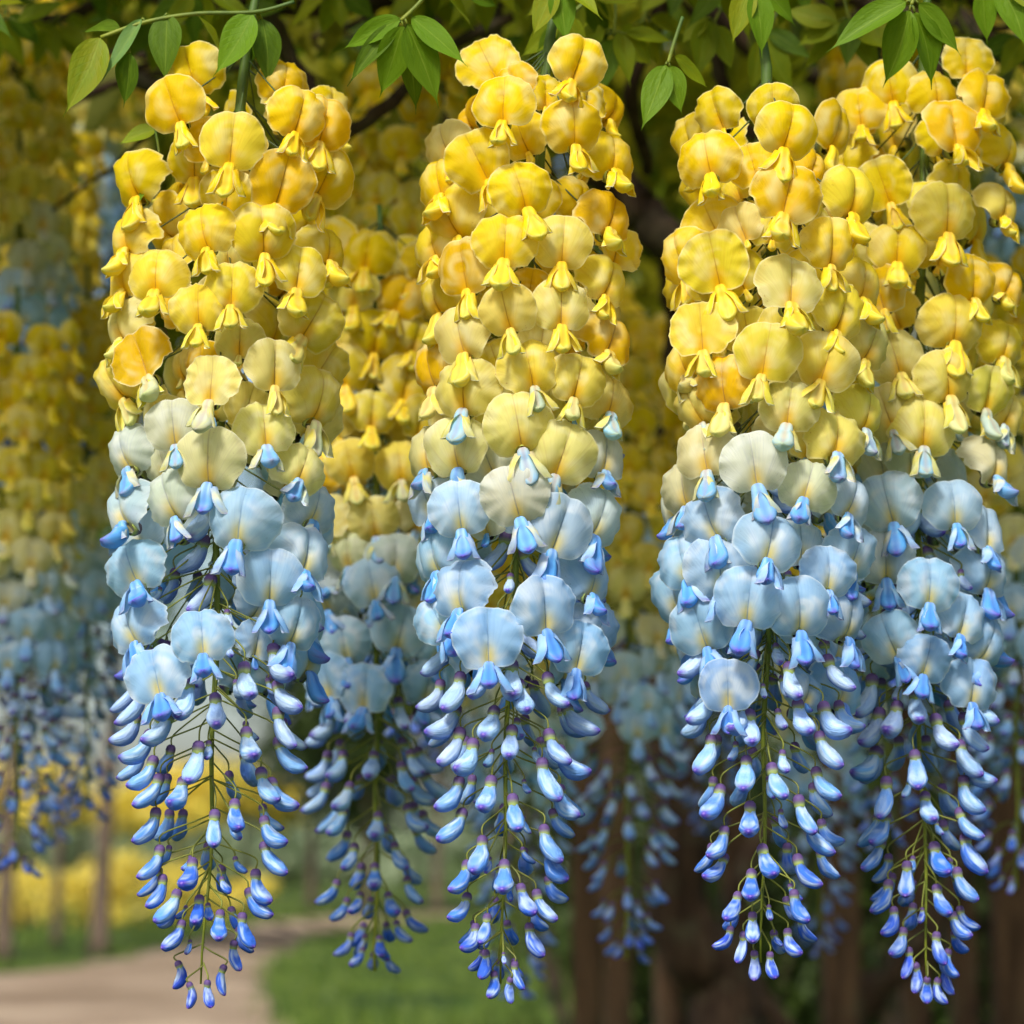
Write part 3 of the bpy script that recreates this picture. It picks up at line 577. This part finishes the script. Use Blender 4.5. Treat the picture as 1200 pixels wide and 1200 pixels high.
cr3 = leaf_cloud(shade_fringe_fn, 2600, .05, M['canopy'], 8, 'added_shade_crown', vine); cr3['kind'] = 'stuff'
def curtain_fn(q):
    d = q.uniform(2.4, 4.0); px = q.uniform(-150, 1350); py = q.uniform(-120, 470 + 90*math.sin(px/70))
    if px > 560: py = q.uniform(-120, 720)
    return at(px, py, d - D0) - vine.location
cr4 = leaf_cloud(curtain_fn, 9000, .07, M['canopy'], 9, 'inner_crown', vine); cr4['kind'] = 'stuff'
# twisted main trunk behind the posts
mb = MB(); tp = spline([grd(845, 1900) + Vector((0, 0, 0))] + [at(a, b, 4.6) - Vector((0, 0, 0)) for a, b in ((850, 1210), (815, 1120), (790, 1050), (800, 930), (770, 700), (800, 400), (780, 150))], 6)
tp[0].z = 0; tp = [p - vine.location for p in tp]; tube(mb, tp, [.085*(1-.3*i/len(tp)) for i in range(len(tp))], 12); link('trunk', mb.mesh('trunk', M['bark']), vine)
bough('bough', [(990,1205,5.2), (1025,1160,5.2), (1075,1110,5.2), (1130,1020,5.3), (1150,900,5.4)], .04)
bough('bough', [(930,1230,5.6), (880,1150,5.6), (860,1060,5.6), (900,960,5.6)], .035)

# ---------------------------------------------------------------- ground, path, grass
def sheet(name, pts, mat, z, kind='structure'):
    me = bpy.data.meshes.new(name); me.from_pydata([(p[0], p[1], z) for p in pts], [], [tuple(range(len(pts)))]); me.materials.append(mat); o = link(name, me); o['kind'] = kind; return o
sheet('ground', [(-400, -60), (400, -60), (400, 700), (-400, 700)], M['ground'], 0)
PL = [(-900, 1230), (-300, 1160), (0, 1142), (130, 1126), (230, 1101), (310, 1082), (400, 1074), (540, 1069)]
PR = [(540, 1074), (430, 1084), (365, 1098), (318, 1122), (305, 1145), (318, 1175), (355, 1225), (420, 1320)]
pp = [grd(*p) for p in PL] + [grd(*p) for p in PR] + [Vector((-1.0, 6, 0)), Vector((-6.5, 6, 0))]
q = random.Random(9)
def edge(pts, n=110):
    sp = spline(pts, 14); out = []
    for k in range(n+1):
        p = sp[round(k/n*(len(sp)-1))]; d = p.y*.006; out.append(p + Vector((q.gauss(0, d*.6) + math.sin(p.y*1.9)*d*.6, 0, 0)))
    return out
eL = edge([Vector((-6.5, 6, 0))] + [grd(*p) for p in PL]); eR = edge([Vector((-1.0, 6, 0))] + [grd(*p) for p in PR[::-1]])
me = bpy.data.meshes.new('path'); nn = len(eL); me.from_pydata([(p.x, p.y, .004) for p in eL + eR], [], [(k, nn+k, nn+k+1, k+1) for k in range(nn-1)]); me.materials.append(M['path']); link('path', me)['kind'] = 'structure'
def inside(x, y):
    c = False; n = len(pp)
    for i in range(n):
        a, b = pp[i], pp[(i+1) % n]
        if (a.y > y) != (b.y > y) and x < (b.x-a.x)*(y-a.y)/(b.y-a.y) + a.x: c = not c
    return c
q = random.Random(3); mb = MB()
for _ in range(42000):
    d = 12 + 48*q.random()**1.5; x = q.uniform(-.24, .24)*d
    if inside(x + q.gauss(0, .12), d + q.gauss(0, .35)): continue
    if math.sin(x*2.1 + 1.3*math.sin(d*.9)) + math.sin(d*1.3 + x) + q.gauss(0, .5) < -.4: continue
    h = q.uniform(.05, .20); a = q.uniform(0, 3.14); dx, dy = math.cos(a)*.02, math.sin(a)*.02; lx, ly = q.uniform(-.05, .05), q.uniform(-.05, .05)
    mb.add([(x-dx, d-dy, 0), (x+dx, d+dy, 0), (x+lx, d+ly, h)], [(0, 1, 2)])
tag(link('grass', mb.mesh('grass', M['blade'], False)), 'short green grass along the sandy path', 'grass', kind='stuff')

# ---------------------------------------------------------------- posts of the pergola
def post(px, wpx, d, label, group, h=2.5, lean=0):
    c = at(px, 1150, d - D0); w_ = wpx*d/FPX; q = random.Random(int(px)); mb = MB(); n = 10; ring = [(-1, -.82), (-.82, -1), (.82, -1), (1, -.82), (1, .82), (.82, 1), (-.82, 1), (-1, .82)]
    vs = []
    for i in range(n+1):
        z = h*i/n; 
        for a, b in ring: vs.append(((a*w_/2)*(1+q.uniform(-.03, .03)) + lean*z + q.uniform(-.002, .002), b*w_/2*(1+q.uniform(-.03, .03)), z))
    fs = [(i*8+k, i*8+(k+1) % 8, (i+1)*8+(k+1) % 8, (i+1)*8+k) for i in range(n) for k in range(8)] + [tuple(range(8))[::-1], tuple(range(n*8, n*8+8))]
    mb.add(vs, fs); o = link('pergola_post', mb.mesh('pergola_post', M['post'], False)); o.location = (c.x, c.y, 0); tag(o, label, 'post', group)
post(688, 34, 4.6, 'brown wooden post at the end of the row, beside the lawn', 'pergola posts'); post(724, 32, 5.0, 'brown wooden post second from the lawn', 'pergola posts')
for px, wd, d in ((783, 30, 5.6), (862, 28, 6.0), (985, 44, 4.9), (1072, 34, 5.6), (1128, 30, 6.2), (1188, 46, 5.0)): post(px, wd, d, 'dark wooden post standing in the shade among the vine trunks', 'pergola posts')

# ---------------------------------------------------------------- shrubs and trees beyond
def blob(center, rx, ry, rz, seed):
    r0 = random.Random(seed); lobes = [(Vector((r0.uniform(-.65, .65)*rx, r0.uniform(-.65, .65)*ry, r0.uniform(-.55, .6)*rz)), r0.uniform(.35, .6)) for _ in range(9)]
    def fn(q):
        c, s = q.choice(lobes); v = Vector((q.gauss(0, 1), q.gauss(0, 1), q.gauss(0, 1))).normalized()*q.random()**.4
        p = c + Vector((v.x*rx*s, v.y*ry*s, v.z*rz*s)); p = center + p
        return p if p.z > .03 else None
    return fn
def tree(name, px, py, wpx, hgt, cx, mat, label, cat, seed, n=1200, leaf=.35, group=None, lean=0, crown_from=.35, tmat='trunk'):
    b = grd(px, py); d = b.y + D0; q = random.Random(seed); root = tag(link(name, None), label, cat, group); root.location = b; tr = wpx*d/FPX/2
    mb = MB(); pts = spline([Vector((0, 0, -.05)), Vector((lean*.3, 0, hgt*.25)), Vector((lean*.7, .1, hgt*.5)), Vector((lean, 0, hgt*.85))], 5); tube(mb, pts, [tr*(1.25 if i == 0 else 1)*(1 - .6*i/len(pts)) for i in range(len(pts))], 10); link('trunk', mb.mesh('trunk', M[tmat]), root)
    for k in range(5):
        a = q.uniform(0, 6.28); z = hgt*q.uniform(.4, .65); m2 = MB(); e = Vector((math.cos(a)*cx*.6, math.sin(a)*cx*.6, z + hgt*.2)); s_ = Vector((lean*z/hgt, 0, z)); tube(m2, spline([s_, (s_+e)*.5 + Vector((0, 0, -.1)), e], 4), [tr*.45*(1-.1*i) for i in range(9)], 6); link('limb', m2.mesh('limb', M[tmat]), root)
    rz = hgt*(1-crown_from)/2; c = leaf_cloud(blob(Vector((lean, 0, hgt*crown_from + rz)), cx, cx, rz, seed), n, leaf, M[mat], seed+1, 'crown', root, False); return root
def shrub(px, py, rx, h, mat, label, seed, n=700, leaf=.16, group=None, cat='shrub'):
    b = grd(px, py); root = tag(link('shrub', None), label, cat, group); root.location = b; mb = MB(); q = random.Random(seed)
    leaf_cloud(blob(Vector((0, 0, h*.5)), rx, rx, h*.55, seed), n, leaf, M[mat], seed, 'crown', root, False)
    for k in range(5):
        a = q.uniform(0, 6.28); m2 = MB(); tube(m2, spline([Vector((0, 0, -.03)), Vector((math.cos(a)*rx*.2, math.sin(a)*rx*.2, h*.3)), Vector((math.cos(a)*rx*.5, math.sin(a)*rx*.5, h*.7))], 4), .025, 5); link('branch', m2.mesh('branch', M['trunk']), root)
tree('tree', 115, 1122, 23, 9.0, 2.6, 'midleaf', 'slim grey-brown tree standing at the edge of the sandy path', 'tree', 11, 1500, .34, lean=.25, crown_from=.5)
tree('tree', 66, 1108, 12, 8.0, 2.2, 'midleaf', 'thin young tree on the grass behind the path', 'tree', 12, 1000, .34, crown_from=.5)
tree('tree', 4, 1126, 22, 8.0, 2.4, 'midleaf', 'dark trunk on the grass beside the thin young tree', 'tree', 13, 1000, .34, crown_from=.45)
for px, py, hh, cx, sd in ((430, 1066, 9, 4.2, 14), (365, 1062, 7.5, 3.0, 15), (512, 1068, 10, 4.4, 16), (600, 1064, 10, 4.5, 17)):
    tree('tree', px, py, 13, hh, cx, 'darkleaf', 'dark leafy tree in the row beyond the bend of the path', 'tree', sd, 2200, .42, 'trees beyond the path', crown_from=.12)
for px, py, rx, h, sd in ((165, 1084, 1.3, 1.5, 20), (222, 1080, 1.2, 1.2, 21), (98, 1086, 1.0, 1.1, 22), (275, 1076, 1.0, 1.0, 23), (30, 1088, 1.2, 1.2, 24)):
    shrub(px, py, rx, h, 'yellowleaf', 'bright yellow flowering shrub on the grass across the path', sd, 900, .20, 'yellow shrubs across the path')
for px, py, hh, cx, sd in ((205, 1050, 4.6, 2.4, 30), (95, 1050, 4.4, 2.2, 31), (20, 1048, 4.8, 2.4, 32), (285, 1048, 4.4, 2.2, 33)):
    tree('tree', px, py, 8, hh, cx, 'yellowleaf', 'tall tree with pale yellow crown far beyond the shrubs', 'tree', sd, 1500, .5, 'yellow trees', crown_from=.48)
q = random.Random(77)
for i in range(9):
    shrub(-60 + i*95 + q.uniform(-15, 15), 1036, 6.5, q.uniform(2.5, 4.2), 'mistleaf', 'green bush, colour paled for mist, in the far hedge behind the trees', 90+i, 900, .75, 'far hedge')
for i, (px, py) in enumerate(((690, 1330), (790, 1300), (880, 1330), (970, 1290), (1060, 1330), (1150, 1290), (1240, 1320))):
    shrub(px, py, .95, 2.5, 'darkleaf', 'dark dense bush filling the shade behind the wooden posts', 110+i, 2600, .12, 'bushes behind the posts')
